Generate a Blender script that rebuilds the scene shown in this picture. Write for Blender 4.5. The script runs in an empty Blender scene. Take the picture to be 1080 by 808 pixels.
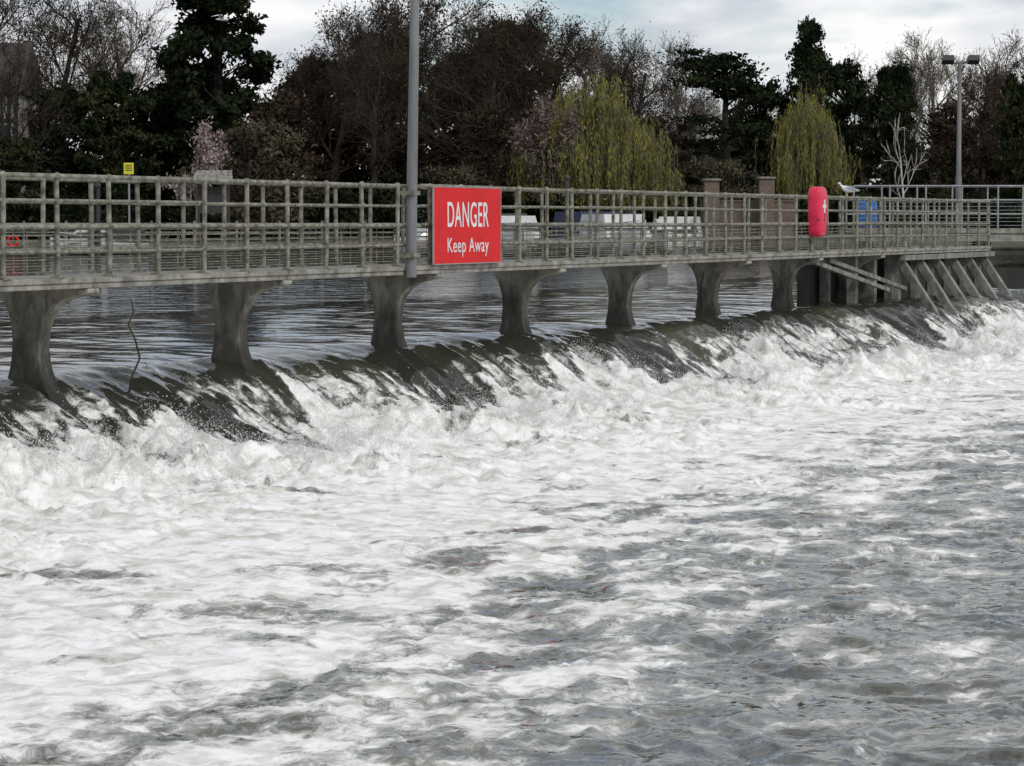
import bpy, math, random
import numpy as np
from mathutils import Vector, Matrix
random.seed(7); rng=np.random.default_rng(7)
scene=bpy.context.scene
scene.view_settings.view_transform='Standard'; scene.view_settings.look='None'; scene.view_settings.exposure=0
C=3.0; F=3000.0
cam=bpy.data.objects.new('camera',bpy.data.cameras.new('camera')); scene.collection.objects.link(cam)
cam.data.lens=100; cam.data.sensor_width=36; cam.data.clip_end=6000; cam.data.clip_start=.1
cam.location=(0,0,C); cam.rotation_euler=(math.radians(90)-math.atan(171/3000),0,0); scene.camera=cam

# ---------------- bridge frame
th=math.atan(1260/3000); D_=np.array([math.sin(th),math.cos(th),0.]); P_=np.array([math.cos(th),-math.sin(th),0.])
O_=np.array([-5.35,29.7,0.])
def W(t,v,z): return O_+D_*t+P_*v+np.array([0,0,z])
def t_of_depth(Y): return (Y-29.7)/D_[1]
def t_of_x(x):
    Y=3300/(111*(1-x/1800)); return t_of_depth(Y)
DECK=2.38; RAIL=1.1

# ---------------- noise
_p=np.random.default_rng(3).permutation(4096)
_ang=np.random.default_rng(4).random(4096)*2*np.pi
def pn(x,y,seed=0):
    xi=np.floor(x).astype(np.int64); yi=np.floor(y).astype(np.int64); xf=x-xi; yf=y-yi
    def g(ix,iy):
        h=_p[(_p[(ix+seed*57)&4095]+iy)&4095]; a=_ang[h]; return np.cos(a),np.sin(a)
    u=xf*xf*xf*(xf*(xf*6-15)+10); w=yf*yf*yf*(yf*(yf*6-15)+10)
    a=g(xi,yi);b=g(xi+1,yi);c=g(xi,yi+1);d=g(xi+1,yi+1)
    n00=a[0]*xf+a[1]*yf; n10=b[0]*(xf-1)+b[1]*yf; n01=c[0]*xf+c[1]*(yf-1); n11=d[0]*(xf-1)+d[1]*(yf-1)
    return ((n00*(1-u)+n10*u)*(1-w)+(n01*(1-u)+n11*u)*w)*1.5
def fbm(x,y,o=4,seed=0,g=.5):
    s=0;a=1
    for i in range(o): s=s+a*pn(x*2**i,y*2**i,seed+i*3); a*=g
    return s
def sst(x,a,b):
    k=np.clip((x-a)/(b-a),0,1); return k*k*(3-2*k)

# ---------------- materials
def newmat(name):
    m=bpy.data.materials.new(name); m.use_nodes=True; nt=m.node_tree
    return m,nt,nt.nodes['Principled BSDF']
def mat(name,c1,c2=None,scale=5,rough=.7,metal=0,bump=.0,detail=4,c3=None,stretch=(1,1,1),lo=.35,hi=.65,spec=.5):
    m,nt,b=newmat(name); N=nt.nodes; L=nt.links
    b.inputs['Roughness'].default_value=rough; b.inputs['Metallic'].default_value=metal
    b.inputs['Specular IOR Level'].default_value=spec
    if c2 is None: c2=tuple(x*.75 for x in c1)
    tc=N.new('ShaderNodeTexCoord'); mp=N.new('ShaderNodeMapping'); mp.inputs['Scale'].default_value=stretch
    n=N.new('ShaderNodeTexNoise'); n.inputs['Scale'].default_value=scale; n.inputs['Detail'].default_value=detail; n.inputs['Roughness'].default_value=.65
    r=N.new('ShaderNodeValToRGB'); r.color_ramp.elements[0].position=lo; r.color_ramp.elements[1].position=hi
    r.color_ramp.elements[0].color=(*c2,1); r.color_ramp.elements[1].color=(*c1,1)
    if c3:
        e=r.color_ramp.elements.new((lo+hi)/2); e.color=(*c3,1)
    L.new(tc.outputs['Object'],mp.inputs['Vector']); L.new(mp.outputs[0],n.inputs['Vector']); L.new(n.outputs['Fac'],r.inputs[0]); L.new(r.outputs[0],b.inputs['Base Color'])
    if bump:
        bp=N.new('ShaderNodeBump'); bp.inputs['Strength'].default_value=bump; bp.inputs['Distance'].default_value=.02
        L.new(n.outputs['Fac'],bp.inputs['Height']); L.new(bp.outputs[0],b.inputs['Normal'])
    return m
def leafmat(name,c1,c2,scale=.6):
    c1=tuple(x*.88 for x in c1); c2=tuple(x*.88 for x in c2)
    return mat(name,c1,c2,scale=scale,rough=.9,detail=1,spec=0,lo=.38,hi=.62)
M_deck=mat('deck_concrete',(.36,.345,.30),(.13,.125,.10),scale=4,rough=.85,bump=.4,detail=7)
M_rail=mat('weathered_rail_steel',(.32,.31,.255),(.085,.082,.056),scale=9,rough=.7,bump=.3,c3=(.20,.195,.155),detail=6,spec=.3)
M_rail2=mat('galvanised_steel',(.38,.39,.39),(.22,.23,.23),scale=6,rough=.5,metal=.2)
M_pole=mat('lamp_pole_grey',(.24,.25,.25),(.14,.145,.145),scale=3,rough=.55,stretch=(1,1,.2),detail=6)
M_dark=mat('dark_wet_timber',(.05,.045,.038),(.018,.016,.014),scale=4,rough=.6,bump=.5,stretch=(1,1,.3))
M_strut=mat('strut_timber',(.30,.29,.26),(.09,.086,.075),scale=5,rough=.8,bump=.4,stretch=(1,1,.5),detail=7)
M_red=mat('sign_red',(.72,.016,.018),(.60,.014,.016),scale=3,rough=.5,spec=.2)
M_white=mat('sign_white',(.78,.78,.77),(.7,.7,.69),scale=6,rough=.5)
M_pink=mat('lifebuoy_case_red',(.78,.035,.09),(.6,.03,.07),scale=4,rough=.4,spec=.3)
M_blue=mat('blue_plastic',(.03,.17,.5),(.02,.11,.36),scale=4,rough=.4)
M_navy=mat('boat_cover_navy',(.03,.045,.10),(.02,.03,.065),scale=2,rough=.8)
M_yel=mat('yellow_sign_paint',(.75,.68,.04),(.65,.58,.03),scale=4,rough=.5)
M_black=mat('black_plastic',(.02,.02,.022),(.012,.012,.012),scale=4,rough=.4)
M_glass=mat('dark_glass',(.02,.025,.03),(.03,.035,.04),scale=1,rough=.08)
M_gel=mat('boat_gelcoat',(.66,.66,.64),(.48,.48,.47),scale=1,rough=.35)
M_brick=mat('brick',(.20,.15,.115),(.11,.085,.065),scale=8,rough=.9)
M_stone=mat('stone',(.10,.092,.073),(.035,.033,.027),scale=1.3,rough=.9,bump=.3,detail=7)
M_plaster=mat('plaster',(.42,.40,.36),(.30,.285,.25),scale=2,rough=.9)
M_roof=mat('roof_tile',(.06,.048,.042),(.032,.026,.023),scale=5,rough=.9)
M_bark=mat('bark',(.075,.064,.052),(.03,.026,.021),scale=3,rough=.95,detail=1,spec=0)
M_barkl=mat('bark_light',(.22,.19,.15),(.11,.095,.075),scale=3,rough=.95,detail=1,spec=0)
M_barkp=mat('bark_pale',(.5,.48,.44),(.3,.28,.26),scale=3,rough=.95,detail=1)
M_barkr=mat('bark_reddish',(.095,.070,.054),(.042,.033,.026),scale=3,rough=.95,detail=1,spec=0)
L_dkgreen=leafmat('foliage_dark_green',(.036,.046,.022),(.010,.015,.009))
L_green=leafmat('foliage_green',(.055,.064,.028),(.017,.025,.012))
L_brown=leafmat('foliage_brown',(.080,.058,.040),(.031,.024,.018))
L_tan=leafmat('foliage_bud_tan',(.20,.16,.115),(.10,.078,.058))
L_willow=leafmat('foliage_willow',(.29,.28,.065),(.13,.13,.037),scale=.9)
L_pink=leafmat('blossom_pink',(.48,.38,.38),(.24,.18,.175),scale=1.5)
L_pinkd=leafmat('blossom_mauve',(.27,.195,.185),(.12,.09,.08),scale=1.5)
L_olive=leafmat('foliage_olive',(.12,.105,.065),(.05,.044,.03))
M_grass=mat('grass',(.075,.09,.04),(.035,.045,.022),scale=.4,rough=.95,detail=7,c3=(.065,.065,.035))
M_gullw=mat('gull_white',(.8,.8,.8),(.7,.7,.7),scale=9,rough=.7)
M_gullg=mat('gull_grey',(.35,.37,.4),(.28,.3,.32),scale=9,rough=.7)
M_orange=mat('beak_orange',(.7,.3,.04),(.6,.25,.03),scale=9,rough=.5)

# ---------------- mesh helpers
class MB:
    def __init__(s): s.v=[]; s.f=[]; s.m=[]; s.sm=[]
    def add(s,vs,fs,mi=0,smooth=False):
        o=len(s.v); s.v+= [tuple(map(float,p)) for p in vs]
        for f in fs: s.f.append(tuple(i+o for i in f)); s.m.append(mi); s.sm.append(smooth)
    def tube(s,a,b,r,r2=None,n=8,mi=0,cap=True):
        a=np.array(a,float); b=np.array(b,float); r2=r if r2 is None else r2
        d=b-a; d/=np.linalg.norm(d)+1e-9; h=np.array([0,0,1.]) if abs(d[2])<.9 else np.array([1.,0,0])
        x=np.cross(d,h); x/=np.linalg.norm(x); y=np.cross(d,x)
        vs=[]
        for c,rr in((a,r),(b,r2)):
            for i in range(n):
                q=2*math.pi*i/n; vs.append(c+rr*(math.cos(q)*x+math.sin(q)*y))
        fs=[(i,(i+1)%n,n+(i+1)%n,n+i) for i in range(n)]
        s.add(vs,fs,mi,True)
        if cap: s.add(vs,[tuple(range(n))[::-1],tuple(range(n,2*n))],mi)
    def box(s,c,ax,ay,az,mi=0):
        c=np.array(c,float);ax=np.array(ax,float);ay=np.array(ay,float);az=np.array(az,float)
        vs=[c+sx*ax+sy*ay+sz*az for sx in(-1,1) for sy in(-1,1) for sz in(-1,1)]
        s.add(vs,[(0,1,3,2),(4,6,7,5),(0,4,5,1),(2,3,7,6),(0,2,6,4),(1,5,7,3)],mi)
    def wbox(s,x0,x1,y0,y1,z0,z1,mi=0):
        s.box(((x0+x1)/2,(y0+y1)/2,(z0+z1)/2),((x1-x0)/2,0,0),(0,(y1-y0)/2,0),(0,0,(z1-z0)/2),mi)
    def ball(s,c,r,mi=0,n=8,k=6,sc=(1,1,1)):
        vs=[];fs=[]
        for j in range(k+1):
            a=math.pi*j/k
            for i in range(n):
                q=2*math.pi*i/n; vs.append((c[0]+r*sc[0]*math.sin(a)*math.cos(q),c[1]+r*sc[1]*math.sin(a)*math.sin(q),c[2]+r*sc[2]*math.cos(a)))
        for j in range(k):
            for i in range(n): fs.append((j*n+i,(j+1)*n+i,(j+1)*n+(i+1)%n,j*n+(i+1)%n))
        s.add(vs,fs,mi,True)
    def extr(s,prof,fa,fb,mi=0):
        n=len(prof); vs=[fa(p) for p in prof]+[fb(p) for p in prof]
        s.add(vs,[tuple(range(n)),tuple(range(n,2*n))[::-1]]+[(i,n+i,n+(i+1)%n,(i+1)%n) for i in range(n)],mi)
    def obj(s,name,mats,parent=None,bevel=0):
        me=bpy.data.meshes.new(name); me.from_pydata(s.v,[],s.f)
        for m in mats: me.materials.append(m)
        me.polygons.foreach_set('material_index',s.m); me.polygons.foreach_set('use_smooth',s.sm)
        import bmesh
        bm=bmesh.new(); bm.from_mesh(me); bmesh.ops.recalc_face_normals(bm,faces=bm.faces); bm.to_mesh(me); bm.free()
        o=bpy.data.objects.new(name,me); scene.collection.objects.link(o)
        if parent: o.parent=parent
        if bevel:
            md=o.modifiers.new('b','BEVEL'); md.width=bevel; md.segments=2; md.limit_method='ANGLE'
        return o
def empty(name):
    o=bpy.data.objects.new(name,None); scene.collection.objects.link(o); return o
def quadmesh(name,V,Q,mi,mats,smooth=False):
    me=bpy.data.meshes.new(name); me.vertices.add(len(V)); me.vertices.foreach_set('co',np.asarray(V,np.float32).ravel())
    k=Q.shape[1]
    me.loops.add(len(Q)*k); me.loops.foreach_set('vertex_index',Q.astype(np.int32).ravel())
    me.polygons.add(len(Q)); me.polygons.foreach_set('loop_start',np.arange(0,len(Q)*k,k,dtype=np.int32))
    me.polygons.foreach_set('loop_total',np.full(len(Q),k,np.int32))
    for m in mats: me.materials.append(m)
    me.polygons.foreach_set('material_index',np.asarray(mi,np.int32)); me.polygons.foreach_set('use_smooth',np.full(len(Q),smooth))
    me.update(); me.validate(); return me
def link(name,me,loc=(0,0,0),rot=0,sc=(1,1,1)):
    o=bpy.data.objects.new(name,me); o.location=loc; o.rotation_euler=(0,0,rot); o.scale=sc; scene.collection.objects.link(o); return o

# ================= WATER =================
tab_u=np.linspace(-8,20,1400)
tab=np.interp(tab_u,[-8,-3,-1,-.4,0,.35,.8,1.2,1.6,2.0,2.6,3.6,5,8,20],[1.3,1.3,1.285,1.265,1.22,1.12,.88,.60,.38,.25,.17,.11,.05,0,0])
ker=np.exp(-np.linspace(-2,2,19)**2); ker/=ker.sum(); tab=np.convolve(np.pad(tab,9,'edge'),ker,'valid')
def vlip(t):
    return np.interp(t,[-20,0,20,40,60],[-1.45,-1.1,-.45,.2,.35])
pier_t=[t_of_depth(31.4+4.3*i) for i in range(-3,8)]
def fstart(t,v):
    return 1.42+.95*pn(t*.36,t*0+7.7,51)+.5*pn(t*1.1,v*.3,52)+.35*pn(t*3.1,v*1.2,57)+.2*pn(t*8,v*3,59)
def surf(t,v):
    lip=vlip(t)+.3*pn(t*.6,t*0+3.3,5)+.16*pn(t*1.9,t*0+1.3,6)
    for pt in pier_t: lip=lip-.3*np.exp(-((t-pt-.2)/.35)**2)
    u=v-lip
    z=np.interp(u,tab_u,tab)
    fs=fstart(t,v)
    Af=sst(u,-.5,.5)*(1-sst(u,1.7,3.))
    rop=lambda n:(1-2.2*np.abs(n))
    z=z+Af*(.13*pn(t*1.3+.5*v,v*.45,8)+.045*rop(pn(t*2.5+.9*v,v*.9,9))+.02*rop(pn(t*5.3-1.2*v,v*1.7,10))+.024*pn(t*9,v*6,7)*sst(u,.3,1.2))
    q=u-fs
    A=sst(q,-.3,.6)*(1-.84*sst(q,.8,5.0))
    A=A*np.clip(.85+.8*fbm(t*.3,v*.4,2,21),.3,1.6)
    wx=t+.3*fbm(t*1.1,v*1.1,3,30); wv=v+.3*fbm(t*1.1+9,v*1.1,3,33)
    turb=.13*pn(wx*.8,wv*1.0,11)+.12*np.abs(pn(wx*1.8,wv*2.1,12))+.09*pn(wx*3.9,wv*4.2,13)+.055*pn(wx*8.0,wv*8.5,14)
    fine=.032*pn(wx*16,wv*17,17)*(1-sst(q,.8,3))
    z=z+A*(turb+fine)
    pl=np.clip(pn(t*.75,v*.6+4,23)+.55*pn(wx*2.9,wv*2.6,24)+.3*pn(wx*7,wv*7,26)+.12,0,1)
    z=z+.32*pl*np.exp(-((q-.6)/.55)**2)
    B=sst(u,3,8)
    rid=lambda n:1-np.abs(n)*2
    z=z+B*(.05*pn(wx*.5+wv*.1,wv*.8,15)+.026*rid(pn(wx*1.0,wv*1.9,16))+.015*rid(pn(wx*2.6,wv*4.0,18))+.006*pn(wx*7,wv*9,19))
    E=sst(v,-9.9,-8)*(1-sst(u,-.2,.5))
    z=z+E*(.022*pn(t*.7,v*.6,41)+.011*pn(t*2.2,v*1.3,42)+.016*pn(t*1.9,v*.45,43)*sst(u,-1.8,0))
    return z,u
def foamfn(t,v,u):
    n=fbm(t*.9,v*1.5,4,50,.6)
    n2=fbm(t*.25,v*.6,2,60)
    q=u-fstart(t,v)
    f=sst(q,-.3,.3)
    den=np.interp(v,[-3,3,5.0,6.5,8.0,9.5,11,13],[1,1,.93,.76,.56,.42,.30,.22])
    # more aerated water on the near side of the channel
    den=den+.10*sst(-t,2,8)*sst(v,5,7)-.06*sst(t,0,12)*sst(v,4,6)
    den=den+.24*n2+.36*n
    den=np.clip(den,.10,1.1)
    fall=sst(u,-.1,.4)*(1-sst(q,0,.8))
    green=fall*.7*np.clip(-.2+1.9*pn(t*.21,t*0+2.2,53)+.5*pn(t*1.6,v*.4,54),0,1)
    rop=np.abs(pn(t*2.5+.9*v,v*.9,9))
    lace=sst(u,.05,.9)*np.clip(.5*(.5+1.4*pn(t*.5,t*0+.4,58))+1.1*rop+.6*pn(t*7,v*2.6,55)+.07,0,.66)
    return np.clip(np.maximum(f*den,lace*(1-f)),0,1),green,fall
tt=np.arange(-19,52,.058); vv=np.concatenate([np.arange(-10,-3,.12),np.arange(-3,5.5,.045),np.arange(5.5,14.5,.065)])
T,V=np.meshgrid(tt,vv,indexing='ij'); Z,U=surf(T,V)
ATT=foamfn(T,V,U)
XYZ=O_[None,None]+T[...,None]*D_+V[...,None]*P_; XYZ[...,2]=Z
nT,nV=T.shape
idx=np.arange(nT*nV).reshape(nT,nV)
Q=np.stack([idx[:-1,:-1],idx[:-1,1:],idx[1:,1:],idx[1:,:-1]],-1).reshape(-1,4)[:, ::-1]
def setatt(me,att):
    for nm,ar in zip(('foam','green','fall'),att):
        a=me.attributes.new(nm,'FLOAT','POINT'); a.data.foreach_set('value',ar.ravel().astype(np.float32))
def make_water_mat(name,st0,dist0,sc0):
    m,nt,b=newmat(name); N=nt.nodes; L=nt.links
    tc=N.new('ShaderNodeTexCoord')
    def att(nm):
        a=N.new('ShaderNodeAttribute'); a.attribute_name=nm; return a.outputs['Fac']
    af=att('foam'); ag=att('green'); al=att('fall')
    mp=N.new('ShaderNodeMapping'); mp.inputs['Rotation'].default_value=(0,0,th)
    L.new(tc.outputs['Object'],mp.inputs['Vector'])
    def noise(sc,det,ro,dist=0,stretch=None):
        n=N.new('ShaderNodeTexNoise'); n.inputs['Scale'].default_value=sc; n.inputs['Detail'].default_value=det; n.inputs['Roughness'].default_value=ro; n.inputs['Distortion'].default_value=dist
        if stretch:
            q=N.new('ShaderNodeMapping'); q.inputs['Scale'].default_value=stretch; L.new(mp.outputs[0],q.inputs['Vector']); L.new(q.outputs[0],n.inputs['Vector'])
        else: L.new(mp.outputs[0],n.inputs['Vector'])
        return n.outputs['Fac']
    def math_(op,a,c,d=None):
        k=N.new('ShaderNodeMath'); k.operation=op
        for i,q in enumerate((a,c,d)):
            if q is None: continue
            if isinstance(q,(int,float)): k.inputs[i].default_value=q
            else: L.new(q,k.inputs[i])
        return k.outputs[0]
    def mrange(v,a,b_,c=0,d=1,sm=False):
        k=N.new('ShaderNodeMapRange'); k.inputs['From Min'].default_value=a; k.inputs['From Max'].default_value=b_; k.inputs['To Min'].default_value=c; k.inputs['To Max'].default_value=d
        if sm: k.interpolation_type='SMOOTHSTEP'
        L.new(v,k.inputs['Value']); return k.outputs[0]
    nn=noise(4.2,6,.75,.8,(1.15,.9,1))
    s=math_('ADD',nn,math_('MULTIPLY',af,.66))
    mr=mrange(s,.75,1.03,0,1,True)
    gate=mrange(af,.02,.12)
    fac=math_('MULTIPLY',mr,gate)
    c=N.new('ShaderNodeMixRGB'); c.inputs[1].default_value=(.028,.029,.022,1); c.inputs[2].default_value=(.095,.105,.06,1)
    L.new(ag,c.inputs[0])
    c1=N.new('ShaderNodeMixRGB'); c1.inputs[2].default_value=(.160,.162,.122,1); L.new(c.outputs[0],c1.inputs[1])
    cf=math_('MULTIPLY',math_('MULTIPLY',af,1.4),math_('SUBTRACT',1,math_('MULTIPLY',al,.8))); cf.node.use_clamp=True
    L.new(cf,c1.inputs[0])
    fr=N.new('ShaderNodeValToRGB'); fr.color_ramp.elements[0].position=.36; fr.color_ramp.elements[0].color=(.60,.59,.53,1); fr.color_ramp.elements[1].position=.56; fr.color_ramp.elements[1].color=(.92,.91,.885,1)
    L.new(noise(3.2,4,.65,.5),fr.inputs[0])
    c2=N.new('ShaderNodeMixRGB'); L.new(fac,c2.inputs[0]); L.new(c1.outputs[0],c2.inputs[1]); L.new(fr.outputs[0],c2.inputs[2]); L.new(c2.outputs[0],b.inputs['Base Color'])
    L.new(mrange(fac,0,1,.04,.85),b.inputs['Roughness'])
    b.inputs['IOR'].default_value=1.33
    foamy=mrange(af,0,.35)
    st=math_('ADD',st0,math_('MULTIPLY',foamy,.42))
    w1=noise(sc0,3,.55,.4,(1,.7,1))
    bp=N.new('ShaderNodeBump'); bp.inputs['Distance'].default_value=dist0; L.new(st,bp.inputs['Strength']); L.new(w1,bp.inputs['Height'])
    f2=noise(14,3,.7)
    bp2=N.new('ShaderNodeBump'); bp2.inputs['Distance'].default_value=.03; L.new(math_('MULTIPLY_ADD',fac,.5,.06),bp2.inputs['Strength']); L.new(f2,bp2.inputs['Height']); L.new(bp.outputs[0],bp2.inputs['Normal'])
    L.new(bp2.outputs[0],b.inputs['Normal'])
    return m
M_water=make_water_mat('river_weir_water',.19,.09,2.2)
M_waterup=make_water_mat('river_upstream_water',.6,.22,1.1)
me=quadmesh('weir_water',XYZ.reshape(-1,3),Q,np.zeros(len(Q)),[M_water],True)
setatt(me,ATT)
link('weir_water',me)
def sheet(name,t0,t1,v0,v1,zf,nt_=60,nv_=60,foam=False,mt=None):
    ts=np.linspace(t0,t1,nt_); vs=np.linspace(v0,v1,nv_); A,B=np.meshgrid(ts,vs,indexing='ij')
    X=O_+A[...,None]*D_+B[...,None]*P_; X[...,2]=zf(A,B)
    i=np.arange(nt_*nv_).reshape(nt_,nv_); q=np.stack([i[:-1,:-1],i[:-1,1:],i[1:,1:],i[1:,:-1]],-1).reshape(-1,4)[:, ::-1]
    me=quadmesh(name,X.reshape(-1,3),q,np.zeros(len(q)),[mt or M_water],True)
    if foam: setatt(me,foamfn(A,B,surf(A,B)[1]))
    return link(name,me)
sheet('river_water',-250,400,-400,-10,lambda a,b:a*0+1.3,4,4,mt=M_waterup)
sheet('river_water',52,140,-10,14.5,lambda a,b:surf(a,b)[0],400,140,True)
sheet('river_water',-110,-19,-10,14.5,lambda a,b:surf(a,b)[0],400,140,True)
sheet('river_water',-110,140,14.46,160,lambda a,b:a*0+.01,8,8)

# spray
nP=3000
pt=rng.uniform(-12,50,nP)
pv=vlip(pt)+fstart(pt,vlip(pt)+1.5)+rng.uniform(.15,1.3,nP)
ps=rng.uniform(.03,.13,nP)*(1+.8*(rng.random(nP)>.85))
cnt=rng.integers(25,75,nP); ii=np.repeat(np.arange(nP),cnt); n=len(ii)
dt=rng.normal(size=n)*ps[ii]*1.3; dv=rng.normal(size=n)*ps[ii]
zz=np.abs(rng.normal(size=n))*ps[ii]*1.3
ct=pt[ii]+dt; cv=pv[ii]+dv; sz,_=surf(ct,cv)
cc=O_+ct[:,None]*D_+cv[:,None]*P_; cc[:,2]=sz+zz-.01
r=rng.uniform(.0025,.0065,n)
tet=np.array([[1,1,1],[1,-1,-1],[-1,1,-1],[-1,-1,1]])*.8
ra=rng.normal(size=(n,4,3))*.35
VV=(cc[:,None,:]+(tet[None]+ra)*r[:,None,None]).reshape(-1,3)
b0=(np.arange(n)*4)[:,None]
TQ=np.concatenate([b0+np.array([[0,1,2]]),b0+np.array([[0,3,1]]),b0+np.array([[0,2,3]]),b0+np.array([[1,3,2]])])
M_spray=mat('spray_white',(.86,.86,.85),(.76,.76,.75),scale=4,rough=.6,detail=0)
link('weir_spray',quadmesh('weir_spray',VV,TQ,np.zeros(len(TQ)),[M_spray],True))

# ================= FOOTBRIDGE =================
br=empty('weir_footbridge')
T0=-16; T1=t_of_x(1043)
mb=MB()
def bx(mb,t0,t1,v0,v1,z0,z1,mi=0):
    mb.box(W((t0+t1)/2,(v0+v1)/2,(z0+z1)/2),D_*(t1-t0)/2,P_*(v1-v0)/2,(0,0,(z1-z0)/2),mi)
segs=[T0]+[p for p in pier_t if p>T0+.5]+[T1]
for a_,b_ in zip(segs[:-1],segs[1:]):
    bx(mb,a_+.008,b_-.008,-1.16,.04,DECK-.06,DECK)
    bx(mb,a_+.01,b_-.01,-.06,.02,DECK-.12,DECK-.062)
    bx(mb,a_+.01,b_-.01,-1.14,-1.06,DECK-.12,DECK-.062)
mb.obj('deck',[M_deck],br,.008)
def railing(name,v,slats,t0,t1,zd=DECK,rr=.021):
    m=MB(); hs=[1.1,.83,.56,.29]
    t=t0
    while t<t1+.01:
        lean=random.uniform(-.012,.012)
        m.tube(W(t,v,zd-.1),W(t+lean,v+lean,zd+1.1),.028,n=8)
        for h in hs: m.ball(W(t+lean*h,v,zd+h),.040 if h<1 else .044,n=8,k=5)
        m.box(W(t,v,zd+.012),D_*.07,P_*.06,(0,0,.012))
        t+=1.08
    a=t0-.3
    while a<t1:
        b=min(a+6.2,t1)
        for h in hs:
            j=random.uniform(-.01,.01); j2=random.uniform(-.01,.01)
            m.tube(W(a,v,zd+h+j),W(b,v,zd+h+j2),rr+.005 if h>1 else rr+.003 if h>.5 and h<.6 else rr-.002,n=8)
        a=b
    if slats:
        for h in np.arange(.07,.54,.065):
            m.tube(W(t0,v-.05,zd+h),W(t1,v-.05,zd+h),.006,n=5)
        tt_=t0
        while tt_<t1:
            m.tube(W(tt_,v-.05,zd+.02),W(tt_,v-.05,zd+.54),.006,n=5); tt_+=.54
        m.tube(W(t0,v-.05,zd+.53),W(t1,v-.05,zd+.53),.014,n=6)
    m.obj(name,[M_rail],br)
t_first=t_of_x(3)-1.08*13
railing('railing_downstream',-.01,True,t_first,T1)
railing('railing_upstream',-1.1,True,t_first+.35,T1)
zb=DECK-.122
pr=[(.03,0),(.03,-.06),(-.12,-.085),(-.30,-.125),(-.44,-.20),(-.54,-.32),(-.60,-.48),(-.62,-.72),(-.59,-.92),(-.53,-1.08),(-.43,-1.24),(-.32,-1.4),(-.2,-1.6),(-.2,-2.2),(-1.15,-2.2),(-1.10,-1.4),(-1.04,-1.1),(-.985,-.85),(-.965,-.6),(-.98,-.4),(-1.03,-.24),(-1.10,-.12),(-1.17,-.07),(-1.17,0)]
for i,p in enumerate([p for p in pier_t if p>T0]):
    mb=MB(); hw=.12
    right=[q for q in pr[:14]]; left=pr[14:][::-1]
    rz=[q[1] for q in right][::-1]; rv=[q[0] for q in right][::-1]
    lz=[q[1] for q in left][::-1]; lv=[q[0] for q in left][::-1]
    vs=[];fs=[]
    zs2=np.concatenate([np.linspace(0,-.35,14),np.linspace(-.4,-1.7,22),[-2.2]])
    for z in zs2:
        R=np.interp(z,rz,rv); Lf=np.interp(z,lz,lv)
        k=.0 if z>-.75 else (-.75-z)*.08
        for (vq,s) in((Lf,-1),(R,-1),(R,1),(Lf,1)): vs.append(W(p+s*(hw+k),vq,zb+z))
    n_=len(zs2)
    for j in range(n_-1):
        for q in range(4): fs.append((j*4+q,j*4+(q+1)%4,(j+1)*4+(q+1)%4,(j+1)*4+q))
    fs.append((0,3,2,1))
    mb.add(vs,fs,0)
    mb.obj('pier_%d'%(i+1),[],br,.02)
m,nt,b=newmat('pier_concrete'); N=nt.nodes; L=nt.links
tc=N.new('ShaderNodeTexCoord'); n=N.new('ShaderNodeTexNoise'); n.inputs['Scale'].default_value=4.5; n.inputs['Detail'].default_value=8; n.inputs['Roughness'].default_value=.75
mp=N.new('ShaderNodeMapping'); mp.inputs['Scale'].default_value=(1,1,.35); L.new(tc.outputs['Object'],mp.inputs[0]); L.new(mp.outputs[0],n.inputs['Vector'])
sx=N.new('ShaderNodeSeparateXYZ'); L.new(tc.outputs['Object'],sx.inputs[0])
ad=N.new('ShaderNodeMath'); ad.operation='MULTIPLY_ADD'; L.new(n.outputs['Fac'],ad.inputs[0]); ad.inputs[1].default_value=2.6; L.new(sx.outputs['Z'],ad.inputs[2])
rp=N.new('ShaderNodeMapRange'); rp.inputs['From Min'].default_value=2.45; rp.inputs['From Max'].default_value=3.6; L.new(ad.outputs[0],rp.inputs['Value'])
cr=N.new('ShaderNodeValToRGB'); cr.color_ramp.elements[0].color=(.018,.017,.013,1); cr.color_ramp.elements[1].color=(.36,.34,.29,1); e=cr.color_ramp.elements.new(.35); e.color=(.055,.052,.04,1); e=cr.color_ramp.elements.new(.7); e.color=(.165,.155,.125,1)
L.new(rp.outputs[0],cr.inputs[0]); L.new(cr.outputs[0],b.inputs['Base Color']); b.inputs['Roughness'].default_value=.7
bp=N.new('ShaderNodeBump'); bp.inputs['Strength'].default_value=.7; bp.inputs['Distance'].default_value=.03; L.new(n.outputs['Fac'],bp.inputs['Height']); L.new(bp.outputs[0],b.inputs['Normal'])
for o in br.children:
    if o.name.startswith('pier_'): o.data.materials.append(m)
ab=empty('weir_abutment')
ta=t_of_x(905); mb=MB()
bx(mb,ta+4.2,T1+.3,-1.3,-.35,.2,DECK-.14)
bx(mb,ta-.2,ta+4.2,-1.3,-1.15,1.2,DECK-.3)
mb.obj('dark_wall',[M_dark],ab,.02)
mb=MB()
for k in range(6):
    t=T1-.15-k*1.55
    a_=W(t,-.25,DECK-.14); b_=W(t,.75,.75)
    d=(b_-a_)/2; up=np.cross(d,D_); up/=np.linalg.norm(up)
    mb.box((a_+b_)/2,d,D_*.11,up*.09)
    bx(mb,t-.10,t+.10,-.33,-.16,.5,DECK-.135)
for k in range(3):
    t=ta+.9+k*1.5
    bx(mb,t-.1,t+.1,-.5,-.3,.5,DECK-.135); bx(mb,t-.1,t+.1,-1.1,-.9,.5,DECK-.135)
for (t1,z1,t2,z2) in((ta-3.0,2.22,ta+2.0,1.5),(ta-1.6,2.2,ta+3.4,1.5)):
    a_=W(t1,-.2,z1); b_=W(t2,.1,z2); d=(b_-a_)/2; up=np.cross(d,P_); up/=np.linalg.norm(up); mb.box((a_+b_)/2,d,P_*.04,up*.045)
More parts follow.
